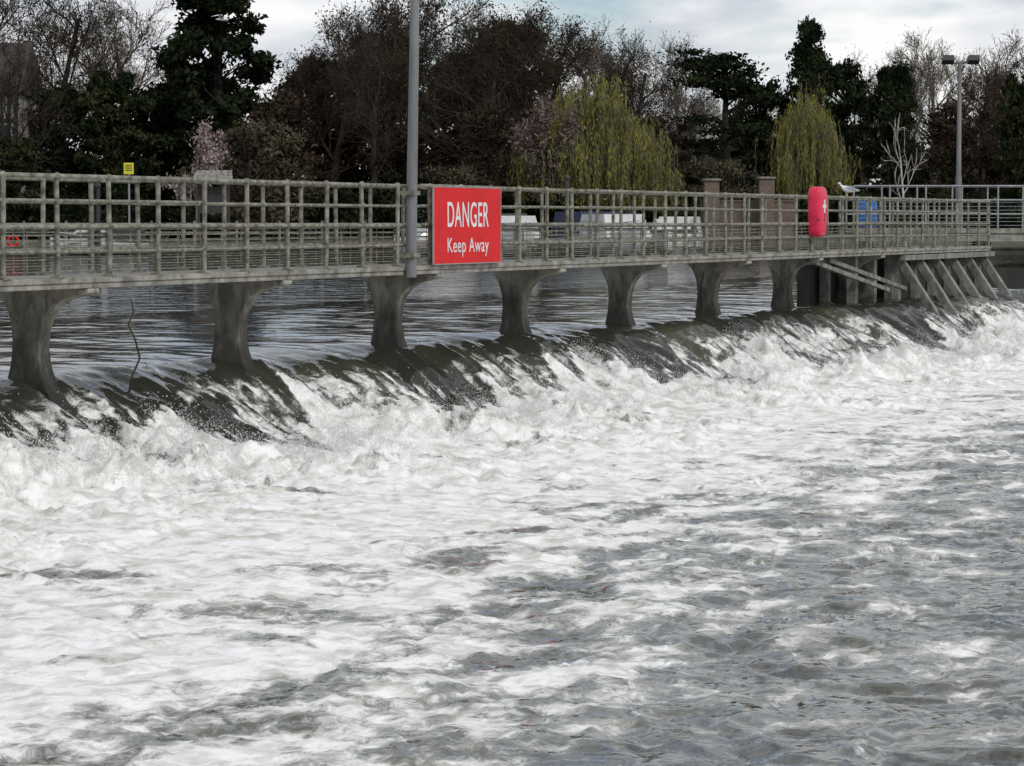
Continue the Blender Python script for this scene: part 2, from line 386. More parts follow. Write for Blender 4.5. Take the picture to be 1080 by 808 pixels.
bx(mb,ta+3.6,T1+.3,-.1,.05,DECK-.26,DECK-.14)
mb.obj('raking_struts',[M_strut],ab,.01)

# DANGER sign
sg=empty('danger_sign')
ts0=t_of_x(450.5); ts1=t_of_x(521); vs_=.09
mb=MB(); bx(mb,ts0,ts1,vs_-.012,vs_,DECK+.02,DECK+1.09); mb.obj('panel',[M_red],sg)
mb=MB()
z0,z1=DECK+.02,DECK+1.09
for (a,b_,c,d) in((ts0-.02,ts1+.02,z1,z1+.014),(ts0-.02,ts1+.02,z0-.014,z0),(ts0-.02,ts0,z0,z1),(ts1,ts1+.02,z0,z1)): bx(mb,a,b_,vs_-.016,vs_+.004,c,d)
for t in (ts0+.4,ts1-.4):
    bx(mb,t-.03,t+.03,vs_-.07,vs_-.014,z0,z1)
mb.obj('frame',[M_rail2],sg)
R=Matrix(((D_[0],0,P_[0]),(D_[1],0,P_[1]),(0,1,0))).to_4x4()
def text(body,tc_,zc,w,h,name,bold=0):
    cu=bpy.data.curves.new(name,'FONT'); cu.body=body; cu.align_x='CENTER'; cu.align_y='CENTER'; cu.offset=bold; cu.extrude=.002; cu.space_character=1.08
    o=bpy.data.objects.new(name,cu); scene.collection.objects.link(o); bpy.context.view_layer.update()
    dg=bpy.context.evaluated_depsgraph_get(); me=bpy.data.meshes.new_from_object(o.evaluated_get(dg)); bpy.data.objects.remove(o)
    co=np.array([v.co[:] for v in me.vertices]); mn=co.min(0); mx=co.max(0); cc_=(mn+mx)/2
    for v in me.vertices:
        v.co=((v.co[0]-cc_[0])*w/(mx[0]-mn[0]),(v.co[1]-cc_[1])*h/(mx[1]-mn[1]),v.co[2])
    me.materials.append(M_white)
    o=bpy.data.objects.new(name,me); scene.collection.objects.link(o)
    p=W(tc_,vs_+.005,zc); o.matrix_world=Matrix.Translation(Vector(p))@R; o.parent=sg
tm=(ts0+ts1)/2
text('DANGER',tm,DECK+.71,1.46,.36,'text_danger',.006)
text('Keep Away',tm,DECK+.245,1.46,.27,'text_keep_away',0)

# lamp post (near)
lp=empty('lamp_post'); mb=MB(); tl=t_of_x(425); p=W(tl,.10,0)
mb.tube((p[0],p[1],DECK-.15),(p[0]+.12,p[1],DECK+6.6),.080,.045,n=24)
mb.tube((p[0]+.12,p[1],DECK+6.58),(p[0]+.9,p[1]-.3,DECK+6.8),.03,n=10)
mb.obj('pole',[M_pole],lp)
mb=MB(); mb.ball((p[0]+1.1,p[1]-.38,DECK+6.82),.3,0,12,8,(1.2,.5,.3)); mb.obj('lantern',[M_pole],lp)
mb=MB()
for z in(DECK+.15,DECK+1.0): bx(mb,tl-.11,tl+.11,-.03,.20,z-.03,z+.03)
mb.obj('brackets',[M_rail],lp)

# lifebuoy cabinet
lb=empty('lifebuoy_cabinet'); tb=t_of_x(856); mb=MB()
prof=[]
for k in range(48):
    q=2*math.pi*k/48; c_,s_=math.cos(q),math.sin(q)
    x=.31*np.sign(c_)*abs(c_)**.42; z=.50*np.sign(s_)*abs(s_)**.5
    x*=1-.12*(1 if z<-.1 else 0)*min(1,abs(z+.1)/.15)
    prof.append((x,z))
zc=DECK+.80; KN=48
def ring(s,v): return [W(tb+x*s,v,zc+z*(1-(1-s)*.62)) for x,z in prof]
rings=[ring(.90,-.02),ring(.98,.01),ring(1,.04),ring(1,.15),ring(.97,.19),ring(.90,.215),ring(.75,.23),ring(.4,.238),ring(.05,.24)]
vs=[q for r_ in rings for q in r_]; fs=[]
for j in range(len(rings)-1):
    for i in range(KN): fs.append((j*KN+i,j*KN+(i+1)%KN,(j+1)*KN+(i+1)%KN,(j+1)*KN+i))
fs.append(tuple(range(KN)))
mb.add(vs,fs,0,True); mb.obj('case',[M_pink],lb)
mb=MB(); bx(mb,tb-.12,tb+.12,.232,.246,zc+.08,zc+.14); bx(mb,tb-.04,tb+.04,.232,.245,zc-.02,zc+.24); mb.obj('label',[M_white],lb)
mb=MB(); bx(mb,tb-.29,tb+.29,.10,.226,zc-.165,zc-.15); mb.obj('lid_seam',[M_dark],lb)
mb=MB(); mb.tube(W(tb,-.04,DECK),W(tb,-.04,zc+.3),.03); mb.obj('bracket_post',[M_rail],lb)

# far platform / second walkway
pf=empty('sluice_platform'); mb=MB()
py=75.0; x0=9.0; x1=34; zp=2.8
mb.wbox(x0,x1,py,py+1.8,zp-.12,zp); mb.wbox(x0,x1,py+.05,py+.25,zp-.34,zp-.123)
mb.obj('deck',[M_deck],pf)
mb=MB()
x=x0
while x<=x1:
    for yy in(py+.06,py+1.7):
        mb.tube((x,yy,zp),(x,yy,zp+1.12),.025,n=6)
    x+=.95
for yy in(py+.06,py+1.7):
    for h in(1.12,.75,.38): mb.tube((x0,yy,zp+h),(x1,yy,zp+h),.025,n=6)
for h in np.arange(.08,.75,.1): mb.tube((x0,py+.1,zp+h),(x1,py+.1,zp+h),.007,n=4)
mb.obj('railing',[M_rail2],pf)
mb=MB(); x=x0+.4
while x<x1:
    mb.wbox(x-.15,x+.15,py+.2,py+.5,.2,zp-.345); mb.wbox(x-.15,x+.15,py+1.4,py+1.7,.2,zp-.125); x+=3.1
mb.wbox(x0,x1,py+.6,py+.8,.2,1.75)
mb.obj('piles',[M_dark],pf)

fl=empty('floodlight_column'); fx=(1010-540)/F*76; mb=MB()
mb.tube((fx,76,zp),(fx,76,zp+1.4),.085,.08,n=14); mb.tube((fx,76,zp+1.4),(fx,76,7.2),.065,.05,n=14); mb.tube((fx-.4,76,7.18),(fx+.4,76,7.22),.03,n=8)
mb.obj('pole',[M_pole],fl)
mb=MB()
for s in(-1,1):
    c=np.array([fx+s*.34,75.85,7.27]); mb.box(c,(.15,0,0),(0,.13,-.05),(0,.03,.07)); mb.tube((fx+s*.34,76,7.2),(fx+s*.34,75.95,7.28),.02,n=6)
    mb.box(c+np.array([0,-.01,-.075]),(.12,0,0),(0,.1,-.04),(0,.004,.01))
mb.obj('floodlights',[M_black],fl)

bb=empty('plastic_barrel'); mb=MB(); bxx=(912-540)/F*76.2; by=75.9
pts=[(0,.24),(.04,.27),(.2,.285),(.22,.30),(.25,.285),(.5,.285),(.52,.30),(.55,.285),(.68,.27),(.72,.24),(.74,.2)]
for (h,r1),(h2,r2) in zip(pts[:-1],pts[1:]): mb.tube((bxx,by,zp+h),(bxx,by,zp+h2),r1,r2,n=20,cap=(h2==.74))
mb.obj('drum',[M_blue],bb)
mb=MB(); mb.tube((bxx+.1,by,zp+.74),(bxx+.1,by,zp+.77),.04,n=8); mb.obj('bung_cap',[M_white],bb)

# gulls
def gull_perched(p,yaw):
    g=empty('gull'); c,s=math.cos(yaw),math.sin(yaw); f=np.array([c,s,0]); p=np.array(p)
    def sweep(sec,mi,m):
        n=10; vs=[]; fs=[]; lat=np.array([-s,c,0])
        for (x,z,w,h) in sec:
            for i in range(n):
                q=2*math.pi*i/n; vs.append(p+f*x+lat*w*math.cos(q)+np.array([0,0,z+h*math.sin(q)]))
        for j in range(len(sec)-1):
            for i in range(n): fs.append((j*n+i,j*n+(i+1)%n,(j+1)*n+(i+1)%n,(j+1)*n+i))
        fs+= [tuple(range(n)),tuple(range((len(sec)-1)*n,len(sec)*n))]
        m.add(vs,fs,mi,True)
    m=MB()
    sweep([(-.24,.11,.01,.006),(-.16,.12,.035,.025),(-.08,.13,.06,.055),(.02,.145,.07,.07),(.09,.165,.055,.06),(.13,.20,.035,.04),(.145,.24,.03,.034),(.165,.265,.033,.033),(.19,.265,.022,.022),(.2,.262,.01,.01)],0,m)
    m.obj('body',[M_gullw],g)
    m=MB()
    for k in(-1,1):
        q=p+np.array([-s,c,0])*.052*k
        m.add([q+f*.08+(0,0,.18),q+f*-.04+(0,0,.20),q+f*-.27+(0,0,.125),q+f*-.05+(0,0,.11),q+f*.06+(0,0,.13),q*1+f*0+np.array([-s,c,0])*.022*k+(0,0,.155)],[(0,1,5),(1,2,5),(2,3,5),(3,4,5),(4,0,5)])
    m.obj('wings',[M_gullg],g)
    m=MB(); m.tube(p+f*.195+(0,0,.262),p+f*.25+(0,0,.25),.009,.003,n=6)
    for k in(-1,1):
        q=p+np.array([-s,c,0])*.025*k; m.tube(q+(0,0,.0),q+f*-.01+(0,0,.09),.005,n=5); m.tube(q+f*-.01+(0,0,.004),q+f*.035+(0,0,.004),.006,n=5)
    m.obj('beak_and_legs',[M_orange],g)
gp=W(t_of_x(893),-.01,DECK+1.13); gull_perched(gp,math.radians(170))
g=empty('gull'); m=MB(); gx=np.array([(236-540)/F*90,90,C+(233-22)/F*90])
secs=[(-.2,.01,.01),(-.1,.04,.035),(.02,.06,.055),(.1,.045,.045),(.16,.035,.035),(.2,.01,.01)]
n=8; vs=[];fs=[]
for x,w,h in secs:
    for i in range(n):
        q=2*math.pi*i/n; vs.append(gx+np.array([x,w*math.cos(q),h*math.sin(q)]))
for j in range(5):
    for i in range(n): fs.append((j*n+i,j*n+(i+1)%n,(j+1)*n+(i+1)%n,(j+1)*n+i))
m.add(vs,fs,0,True); m.obj('body',[M_gullw],g)
m=MB()
for k in(-1,1):
    a=[gx+np.array(q) for q in((.08,k*.04,.02),(-.06,k*.04,.02),(.1+k*.1,k*.28,.12),(-.04+k*.1,k*.28,.12),(-.06+k*.25,k*.55,.04))]
    m.add(a,[(0,1,3,2),(2,3,4)])
m.obj('wings',[M_gullw],g)

def drift(name,pts,r):
    m=MB()
    for i in range(len(pts)-1):
        m.tube(pts[i],pts[i+1],r*(1-.7*i/len(pts)),r*(1-.7*(i+1)/len(pts)),n=6)
    m.obj(name,[M_bark])
tb_=t_of_x(172)
drift('drift_branch',[W(tb_,-.5,.9),W(tb_+.03,-.45,1.2),W(tb_+.12,-.4,1.4),W(tb_+.02,-.4,1.62),W(tb_-.14,-.4,1.8),W(tb_-.1,-.35,1.95),W(tb_-.16,-.35,2.1)],.014)
tb_=t_of_x(770)
drift('drift_branch',[W(tb_,-.6,1.2),W(tb_+.1,-.6,1.5),W(tb_-.1,-.55,1.8),W(tb_-.05,-.5,2.05)],.014)

# ================= GROUND =================
xs=np.concatenate([np.linspace(-1800,-200,15),np.linspace(-160,160,90),np.linspace(200,1800,15)])
ys=np.concatenate([np.linspace(-400,130,20),np.linspace(134,260,90),np.linspace(300,4000,20)])
A,B=np.meshgrid(xs,ys,indexing='ij')
edge=146+6*pn(A*.02,A*0+.5,70)
H=-1.5+sst(B,edge-3,edge+3)*3.3+np.clip((B-edge-10)/60,0,1)*1.2+.12*fbm(A*.1,B*.1,3,71)*(B>edge)
X=np.stack([A,B,H],-1); i=np.arange(A.size).reshape(A.shape); q=np.stack([i[:-1,:-1],i[1:,:-1],i[1:,1:],i[:-1,1:]],-1).reshape(-1,4)
link('ground',quadmesh('ground',X.reshape(-1,3),q,np.zeros(len(q)),[M_grass],True))
def gz(x,y):
    e=146+6*float(pn(np.array([x*.02]),np.array([.5]),70)[0])
    k=min(max((y-e+3)/6,0),1); k=k*k*(3-2*k)
    return -1.5+k*3.3+min(max((y-e-10)/60,0),1)*1.2
mb=MB()
px=np.linspace(-45,45,46)
for a_,b_ in zip(px[:-1],px[1:]):
    ya=146+6*pn(np.array([a_*.02]),np.array([.5]),70)[0]-1.5; yb=146+6*pn(np.array([b_*.02]),np.array([.5]),70)[0]-1.5
    d=np.array([b_-a_,yb-ya,0])/2
    mb.box(((a_+b_)/2,(ya+yb)/2,1.2),d,(0,.25,0),(0,0,.36)); mb.box(((a_+b_)/2,(ya+yb)/2,1.605),d,(0,.33,0),(0,0,.044))
mb.obj('river_wall',[M_stone])

# ================= TREES =================
def rnd(n): 
    v=rng.normal(size=(n,3)); return v/np.linalg.norm(v,axis=1)[:,None]
def leaves(C_,size,aspect=1.6,flat=0.):
    n=len(C_); a=rnd(n); b=np.cross(a,rnd(n)); b/=np.linalg.norm(b,axis=1)[:,None]+1e-9
    if flat: a[:,2]*=1-flat; b[:,2]*=1-flat
    s=size*rng.uniform(.5,1.4,n)[:,None]
    a=a*s*aspect*.5; b=b*s*.5
    V=np.stack([C_-a,C_-b*.8,C_+a,C_+b*.8],1).reshape(-1,3)
    return V,np.arange(n*4).reshape(n,4)
class Br:
    def __init__(s): s.V=[];s.Q=[];s.n=0;s.tips=[]
    def path(s,pts,rs,k):
        pts=np.array(pts); base=s.n
        for i,(p,r) in enumerate(zip(pts,rs)):
            d=pts[min(i+1,len(pts)-1)]-pts[max(i-1,0)]; d/=np.linalg.norm(d)+1e-9
            h=(0,0,1) if abs(d[2])<.9 else (1,0,0)
            x=np.array([d[1]*h[2]-d[2]*h[1],d[2]*h[0]-d[0]*h[2],d[0]*h[1]-d[1]*h[0]]); x/=math.sqrt(x@x)
            y=np.array([d[1]*x[2]-d[2]*x[1],d[2]*x[0]-d[0]*x[2],d[0]*x[1]-d[1]*x[0]])
            for q in range(k):
                a=2*math.pi*q/k; s.V.append(p+r*(math.cos(a)*x+math.sin(a)*y))
        for i in range(len(pts)-1):
            for q in range(k): s.Q.append((base+i*k+q,base+i*k+(q+1)%k,base+(i+1)*k+(q+1)%k,base+(i+1)*k+q))
        s.n+=len(pts)*k
def grow(H,levels=4,seed=0,spread=.7,up=.25,r0=.28,nch=(9,6,6,5),trunkfrac=.8,rmin=.014,first=.28,ls=.42):
    R_=np.random.default_rng(seed); B_=Br()
    stack=[(np.array([0,0,-.3]),np.array([0,0,1.]),H*trunkfrac,r0,0)]
    while stack:
        p,d,L_,r,lv=stack.pop()
        ns=7 if lv==0 else 4 if lv<3 else 2; pts=[p];dd=d
        for i in range(ns):
            w=R_.normal(size=3)*(.07 if lv==0 else .20); dd=dd+w+np.array([0,0,up*.35 if lv else .05]); dd=dd/np.linalg.norm(dd); pts.append(pts[-1]+dd*L_/ns)
        rs=np.linspace(r,max(r*.35,rmin*.6),ns+1); B_.path(pts,rs,7 if lv==0 else 4 if lv==1 else 3)
        if lv>=2: B_.tips+= [q for q in pts[1:]]
        if lv<levels:
            n=nch[lv]; f0=first if lv==0 else .15
            for j in range(n):
                f=f0+(1-f0)*(j+R_.random()*.8)/n; k=f*ns; i=min(int(k),ns-1); q=pts[i]+(pts[i+1]-pts[i])*(k-i)
                ax=pts[i+1]-pts[i]; ax=ax/np.linalg.norm(ax); v=R_.normal(size=3); v-=v@ax*ax; v/=np.linalg.norm(v)
                an=R_.uniform(.55,1.0)*spread*(1.35 if lv==0 else 1.1)
                nd=ax*math.cos(an)+v*math.sin(an)
                ln=(L_*ls*(1.15-.5*f) if lv==0 else L_*.62*(1.1-.4*f))*R_.uniform(.8,1.2)
                stack.append((q,nd,ln,max(np.interp(f,[0,1],[r,r*.35])*.55,rmin),lv+1))
    return B_
def assemble(name,B_,leaf,bark,lf):
    Vb=np.array(B_.V);Qb=np.array(B_.Q); Vs=[Vb];Qs=[Qb];mi=[np.zeros(len(Qb))]; n=len(Vb)
    if leaf is not None:
        Vs.append(leaf[0]);Qs.append(leaf[1]+n);mi.append(np.ones(len(leaf[1])))
    return quadmesh(name,np.concatenate(Vs),np.concatenate(Qs),np.concatenate(mi),[bark,lf])
def bare(name,H,seed,bark,lf,ln=0,ls=.12,jit=.35,**k):
    B_=grow(H,seed=seed,**k); tips=np.array(B_.tips); lv=None
    if ln: 
        c=tips[rng.integers(0,len(tips),ln)]+rng.normal(size=(ln,3))*jit; lv=leaves(c,ls)
    me=assemble(name,B_,lv,bark,lf); me['h']=float(np.array(B_.V)[:,2].max()); return me
def evergreen(name,H,Rr,seed,lf,bark=M_bark,ncl=90,per=170,shape='oval',ls=.24,base=.08):
    R_=np.random.default_rng(seed); B_=Br()
    B_.path([(0,0,-.3),(0.1,0,H*.4),(0,.1,H*.85)],[H*.028,H*.02,.04],7)
    Cs=[]
    lob=R_.uniform(.65,1.2,8)
    for i in range(ncl):
        f=R_.random()**.8*(1-base)+base; a=R_.random()*2*math.pi
        if shape=='cone': rr=Rr*(1-f)**.75*1.1+.15
        elif shape=='col': rr=Rr*(1-((f-.35)/.68)**2 if f>.35 else .75+.7*f)
        else: rr=Rr*math.sqrt(max(0.02,1-((f-.5)/.52)**2))*lob[int(a/6.2832*8)%8]
        q=rr*(R_.random()**.45)
        c=np.array([q*math.cos(a),q*math.sin(a),f*H*(lob[int(a/6.2832*8)%8]*.15+.85)]); 
        B_.path([(0,0,max(.3,c[2]-q*.5)),c*[.5,.5,1]-[0,0,q*.15],c],[.06,.04,.02],3)
        sr=R_.uniform(.3,.8)*Rr*.32+.18
        n=int(per*R_.uniform(.6,1.4)); d=R_.normal(size=(n,3)); d/=np.linalg.norm(d,axis=1)[:,None]; d*=(R_.random(n)**.6)[:,None]*sr*R_.uniform(.7,1.5,n)[:,None]; d[:,2]*=.55
        if shape=='cone': d[:,2]-=np.linalg.norm(d[:,:2],axis=1)*.35
        Cs.append(c+d)
    Cs=np.concatenate(Cs); me=assemble(name,B_,leaves(Cs,ls),bark,lf); me['h']=float(Cs[:,2].max()); return me
def cedar(name,H,Rr,seed,lf):
    R_=np.random.default_rng(seed); B_=Br(); B_.path([(0,0,-.3),(.2,0,H*.4),(.1,.1,H*.93)],[H*.035,H*.028,.08],7); Cs=[]
    for i in range(34):
        f=R_.uniform(.42,.97); a=R_.random()*2*math.pi; q=Rr*(1.0 if f<.85 else .75)*R_.uniform(.35,1)
        c=np.array([q*math.cos(a),q*math.sin(a),f*H+q*.06]); B_.path([(.15,0,f*H-q*.25),c*[.55,.55,1]-[0,0,.15],c],[.12,.07,.03],4)
        n=260; d=R_.normal(size=(n,3))*[1,1,.2]*Rr*.2; Cs.append(c+d+[0,0,.1])
    Cs=np.concatenate(Cs); me=assemble(name,B_,leaves(Cs,.2,flat=.3),M_bark,lf); me['h']=H; return me
def willow(name,H,Rr,seed,lf):
    R_=np.random.default_rng(seed); B_=Br(); B_.path([(0,0,-.3),(.1,0,H*.3),(0,.1,H*.6)],[.35,.28,.2],7); Cs=[]
    for i in range(30):
        a=R_.random()*2*math.pi; q=Rr*R_.uniform(.1,1.0); hz=H*(.98-.45*(q/Rr)**1.6)*R_.uniform(.8,1.02)
        c=np.array([q*math.cos(a),q*math.sin(a),hz]); B_.path([(0,0,H*R_.uniform(.3,.55)),c*[.5,.5,1]-[0,0,H*.1],c],[.14,.08,.03],4)
        for j in range(24):
            s=c+R_.normal(size=3)*[.5,.5,.35]; Ls=R_.uniform(.2,.8)*(s[2]-H*.05); out=np.array([c[0],c[1],0]); out/=np.linalg.norm(out)+.1
            ph=R_.random()*6
            pts=[s+out*(.25*math.sin(min(k/3,1)*1.5))+np.array([.08*math.sin(ph+k),.08*math.cos(ph+k),-Ls*(k/7)**1.1+.1*math.sin(k)]) for k in range(8)]
            B_.path(pts[::2],[.010]*4,3)
            P=np.array(pts); n=int(Ls*9); f=R_.random(n)*6.99; k0=f.astype(int); Cs.append(P[k0]+(P[k0+1]-P[k0])*(f-k0)[:,None]+R_.normal(size=(n,3))*.07)
    Cs=np.concatenate(Cs); n=len(Cs); a=np.stack([rng.normal(size=n)*.05,rng.normal(size=n)*.05,rng.uniform(.06,.18,n)],1); b=rnd(n)*[1,1,.2]*.034
    V=np.stack([Cs-a,Cs-b,Cs+a,Cs+b],1).reshape(-1,3)
    me=assemble(name,B_,(V,np.arange(4*n).reshape(n,4)),M_barkl,lf); me['h']=H; return me
m_b1=bare('bare_a',14,1,M_bark,L_brown,1200,.09,.2,spread=.75,nch=(10,7,6,5))
m_b2=bare('bare_b',14,2,M_barkr,L_brown,5000,.10,.35,spread=.7,nch=(11,7,6,6))
m_b3=bare('bare_c',14,3,M_barkl,L_tan,3000,.08,.25,spread=.6,nch=(11,7,6,6),up=.4)
m_b4=bare('bare_d',14,4,M_bark,L_brown,2500,.10,.3,spread=.85,nch=(10,7,6,6))
m_b5=bare('bare_e',14,5,M_barkl,L_brown,2000,.09,.3,spread=.72,nch=(10,7,6,6),up=.35)
m_bp=bare('bare_p',4,6,M_barkp,L_tan,0,spread=.6,nch=(6,3,2,2),levels=3,r0=.06,rmin=.010,first=.45)
m_e1=evergreen('ever_a',11,3.6,11,L_dkgreen)
m_e2=evergreen('ever_b',11,3.3,12,L_green,ncl=80)
m_e3=evergreen('ever_c',16,3.0,13,L_dkgreen,shape='col',ncl=160,per=190)
m_e4=evergreen('ever_d',13,3.2,14,L_dkgreen,shape='cone',ncl=110,ls=.2)
m_e5=evergreen('ever_e',9,3.4,15,L_brown,ncl=75,bark=M_barkr,ls=.16,per=150)
m_ol=evergreen('shrub',5,3,16,L_olive,ncl=60,per=110,ls=.14)
m_ce=cedar('cedar',11,3.0,17,L_dkgreen)
m_w1=willow('willow_a',7.5,3.2,18,L_willow); m_w2=willow('willow_b',7.5,2.8,19,L_willow)
m_p1=bare('blossom_a',5,20,M_barkl,L_pink,2200,.09,.14,spread=.8,nch=(8,6,4,3),levels=3,r0=.1)
m_p2=bare('blossom_b',6,21,M_bark,L_pinkd,4500,.10,.2,spread=.7,nch=(9,6,5,3),levels=3,r0=.13)
def put(name,me,x,Dp,top,wf=1.0):
    X_=(x-540)/F*Dp; g_=gz(X_,Dp); Hh=(233-top)/F*Dp+C-g_; s=Hh/me['h']
    return link(name,me,(X_,Dp,g_),rng.uniform(0,6.28),(s*wf,s*wf,s))
L_=[('bare_tree',m_b1,8,196,-70,1),('bare_tree',m_b4,60,188,-45,1),('bare_tree',m_b1,140,200,-30,1),('bare_tree',m_b5,105,192,-10,1),
('evergreen_tree',m_e1,66,180,90,1.0),('evergreen_tree',m_e2,120,176,75,.9),('evergreen_tree',m_e1,165,182,90,1),('evergreen_tree',m_e2,22,168,145,1.2),('bare_tree',m_b4,10,170,20,.8),
('tall_conifer_tree',m_e3,232,178,-90,1.0),('conifer_tree',m_e4,190,190,35,.75),
('bare_tree',m_b2,300,186,45,1),('bare_tree',m_b2,350,180,0,1.0),('bare_tree',m_b2,430,184,-20,1.05),('bare_tree',m_b4,395,176,5,.9),
('evergreen_tree',m_e1,345,190,60,1),('evergreen_tree',m_e1,400,188,30,1),('evergreen_tree',m_e5,470,182,60,1.1),
('bare_tree',m_b2,520,180,8,1),('bare_tree',m_b1,500,176,-15,1),('evergreen_tree',m_e1,545,190,22,.95),('evergreen_tree',m_e1,495,192,55,1),('bare_tree',m_b2,575,186,24,1.0),
('bare_tree',m_b5,620,190,18,1),('bare_tree',m_b4,672,186,24,1),('bare_tree',m_b5,712,192,34,1),('bare_tree',m_b2,650,196,40,1),
('cedar_tree',m_ce,765,176,52,.95),('evergreen_tree',m_e1,800,184,85,.75),('bare_tree',m_b5,735,186,80,1),
('conifer_tree',m_e4,852,182,18,.72),('evergreen_tree',m_e1,888,186,62,.7),('evergreen_tree',m_e1,938,180,66,.62),('bare_tree',m_b4,905,190,52,.9),
('bare_tree',m_b3,985,196,26,1),('bare_tree',m_b3,945,200,44,1),('bare_tree',m_b3,1025,194,40,1),('bare_tree',m_b1,1060,186,52,1),('evergreen_tree',m_e2,1072,176,78,.6),('evergreen_tree',m_e5,1010,180,100,1.0),('bare_tree',m_b2,1035,180,70,1),
('evergreen_tree',m_e5,290,176,90,1.1),('evergreen_tree',m_e5,520,172,105,1),('evergreen_tree',m_e5,695,176,115,1),
('willow_tree',m_w1,622,166,80,.9),('willow_tree',m_w2,664,164,118,.9),('willow_tree',m_w2,850,168,92,.65),
('blossom_tree',m_p1,206,158,128,.8),('blossom_tree',m_p2,572,164,104,.95),('shrub',m_ol,262,162,122,1.0),('bare_tree',m_bp,955,150,118,.7),
('shrub',m_ol,480,160,172,1.0),('shrub',m_ol,760,160,165,1)]
for a in L_: put(*a)
for k,(x) in enumerate([-60,-150,-240,1130,1210,1300]):
    put('bare_tree',[m_b1,m_b2,m_b4][k%3],x,188,-10+30*(k%3),1); put('evergreen_tree',[m_e1,m_e2][k%2],x+45,180,70,1)
def mass(name,xa,xb,ya,yb,n,zlo,top,sz,lf,per=130,ls=.28):
    Cs=[]
    cx=rng.uniform(xa,xb,n); cy=rng.uniform(ya,yb,n)
    for x,y in zip(cx,cy):
        tp=float(top(x)); z=zlo+(tp-zlo)*rng.random()**.8
        r=rng.uniform(.7,1.5)*sz; d=rng.normal(size=(per,3)); d/=np.linalg.norm(d,axis=1)[:,None]; d*=(rng.random(per)**.5*r)[:,None]
        Cs.append(np.array([x,y,z])+d*[1,1,.8])
    V,Q_=leaves(np.concatenate(Cs),ls)
    me=quadmesh(name,V,Q_,np.zeros(len(Q_)),[lf]); return link(name,me)
tp=lambda a,b,s:(lambda x:a+b*float(fbm(np.array([x*.12]),np.array([s]),3,80)[0]))
mass('distant_trees',-60,60,212,226,850,2,tp(10.0,3,1.5),1.6,L_brown)
mass('distant_trees',-60,60,204,212,450,2,tp(7.2,3,7.5),1.4,L_dkgreen)
mass('hedge',-46,46,166,170,520,2.0,tp(4.1,1.3,4.5),.8,L_dkgreen,100,.22)

# ================= BANK OBJECTS =================
hs=empty('timber_framed_house'); mb=MB(); hx=(0-540)/F*176; g0=2.2; hy=176
mb.wbox(hx-9,hx+1.2,hy,hy+8,g0,11.0); mb.obj('walls',[M_plaster],hs)
mb=MB(); mb.extr([(-.6,10.9),(4,14.2),(8.6,10.9)],lambda p:(hx-9.4,hy+p[0],p[1]),lambda p:(hx+1.5,hy+p[0],p[1])); mb.obj('roof',[M_roof],hs)
mb=MB()
for x in np.arange(hx-9,hx+1.3,.44): mb.wbox(x-.1,x+.1,hy-.05,hy-.003,g0,10.9)
for z in(4.6,6.0,7.6,9.2,10.8): mb.wbox(hx-9,hx+1.2,hy-.07,hy-.052,z-.12,z+.12)
mb.obj('timbers',[M_black],hs)
mb=MB()
for x in(hx-6,hx-3,hx+.1):
    for z in(4.9,7.9): mb.wbox(x-.5,x+.5,hy-.12,hy-.075,z,z+1.0)
mb.obj('windows',[M_glass],hs)
def boat(x,Dp,Lb,yaw,cover,s=1):
    e=empty('motor_boat'); mb=MB(); secs=[(-1,.86,.55,0),(-.5,1,.6,0),(.1,.98,.68,0),(.6,.65,.8,.05),(.9,.22,.9,.2),(1,.02,.95,.35)]
    vs=[];fs=[];w=1.15
    for (u,k,h,kz) in secs:
        X0=u*Lb/2
        for (a,b_) in((-1,h),(-.93,h*.35),(-.5,-.1+kz),(0,-.2+kz),(.5,-.1+kz),(.93,h*.35),(1,h)): vs.append((X0,a*w*k,b_))
    for j in range(5):
        for i in range(6): fs.append((j*7+i,j*7+i+1,(j+1)*7+i+1,(j+1)*7+i))
        fs.append((j*7+6,j*7,(j+1)*7,(j+1)*7+6))
    fs.append(tuple(range(7)))
    mb.add(vs,fs,0,False)
    def cab(x0,x1,w0,z0,z1,sl,mi): mb.add([(x0,-w0,z0),(x1+sl,-w0,z0),(x1+sl,w0,z0),(x0,w0,z0),(x0+.1,-w0*.85,z1),(x1,-w0*.85,z1),(x1,w0*.85,z1),(x0+.1,w0*.85,z1)],[(0,1,5,4),(1,2,6,5),(2,3,7,6),(3,0,4,7),(4,5,6,7)],mi)
    cab(-Lb*.1,Lb*.22,.95,.6,1.5,.6,0); cab(-Lb*.12,Lb*.205,.97,.9,1.3,.57,1); cab(-Lb*.48,-Lb*.1,.95,.6,1.6,.2,2)
    mb.tube((Lb*.15,-.85,1.1),(Lb*.48,-.1,1.25),.025,n=5);mb.tube((Lb*.15,.85,1.1),(Lb*.48,.1,1.25),.025,n=5)
    mb.obj('hull_and_cabin',[M_gel,M_glass,cover],e)
    e.location=((x-540)/F*Dp,Dp,1.45); e.rotation_euler=(0,0,yaw); e.scale=(s,s,s)
boat(538,140,6,math.radians(-80),M_black,1.2); boat(640,138,7,math.radians(-68),M_navy,1.25); boat(712,141,6,math.radians(-100),M_gel,1.1)
boat(470,141,6,math.radians(200),M_gel,.9); boat(105,141,6,math.radians(190),M_black,.8)
e=empty('yellow_notice_sign'); X_=(137-540)/F*150; mb=MB(); mb.tube((X_,150,1.6),(X_,150,5.7),.05); mb.obj('post',[M_rail2],e)
mb=MB(); mb.wbox(X_-.26,X_+.26,149.92,149.945,5.45,6.05); mb.obj('panel',[M_yel],e)
mb=MB(); 
for z in(5.9,5.78,5.66): mb.wbox(X_-.18,X_+.18,149.912,149.918,z-.03,z+.02)
mb.obj('lettering',[M_black],e)
e=empty('notice_board_shelter'); X_=(226-540)/F*152; mb=MB()
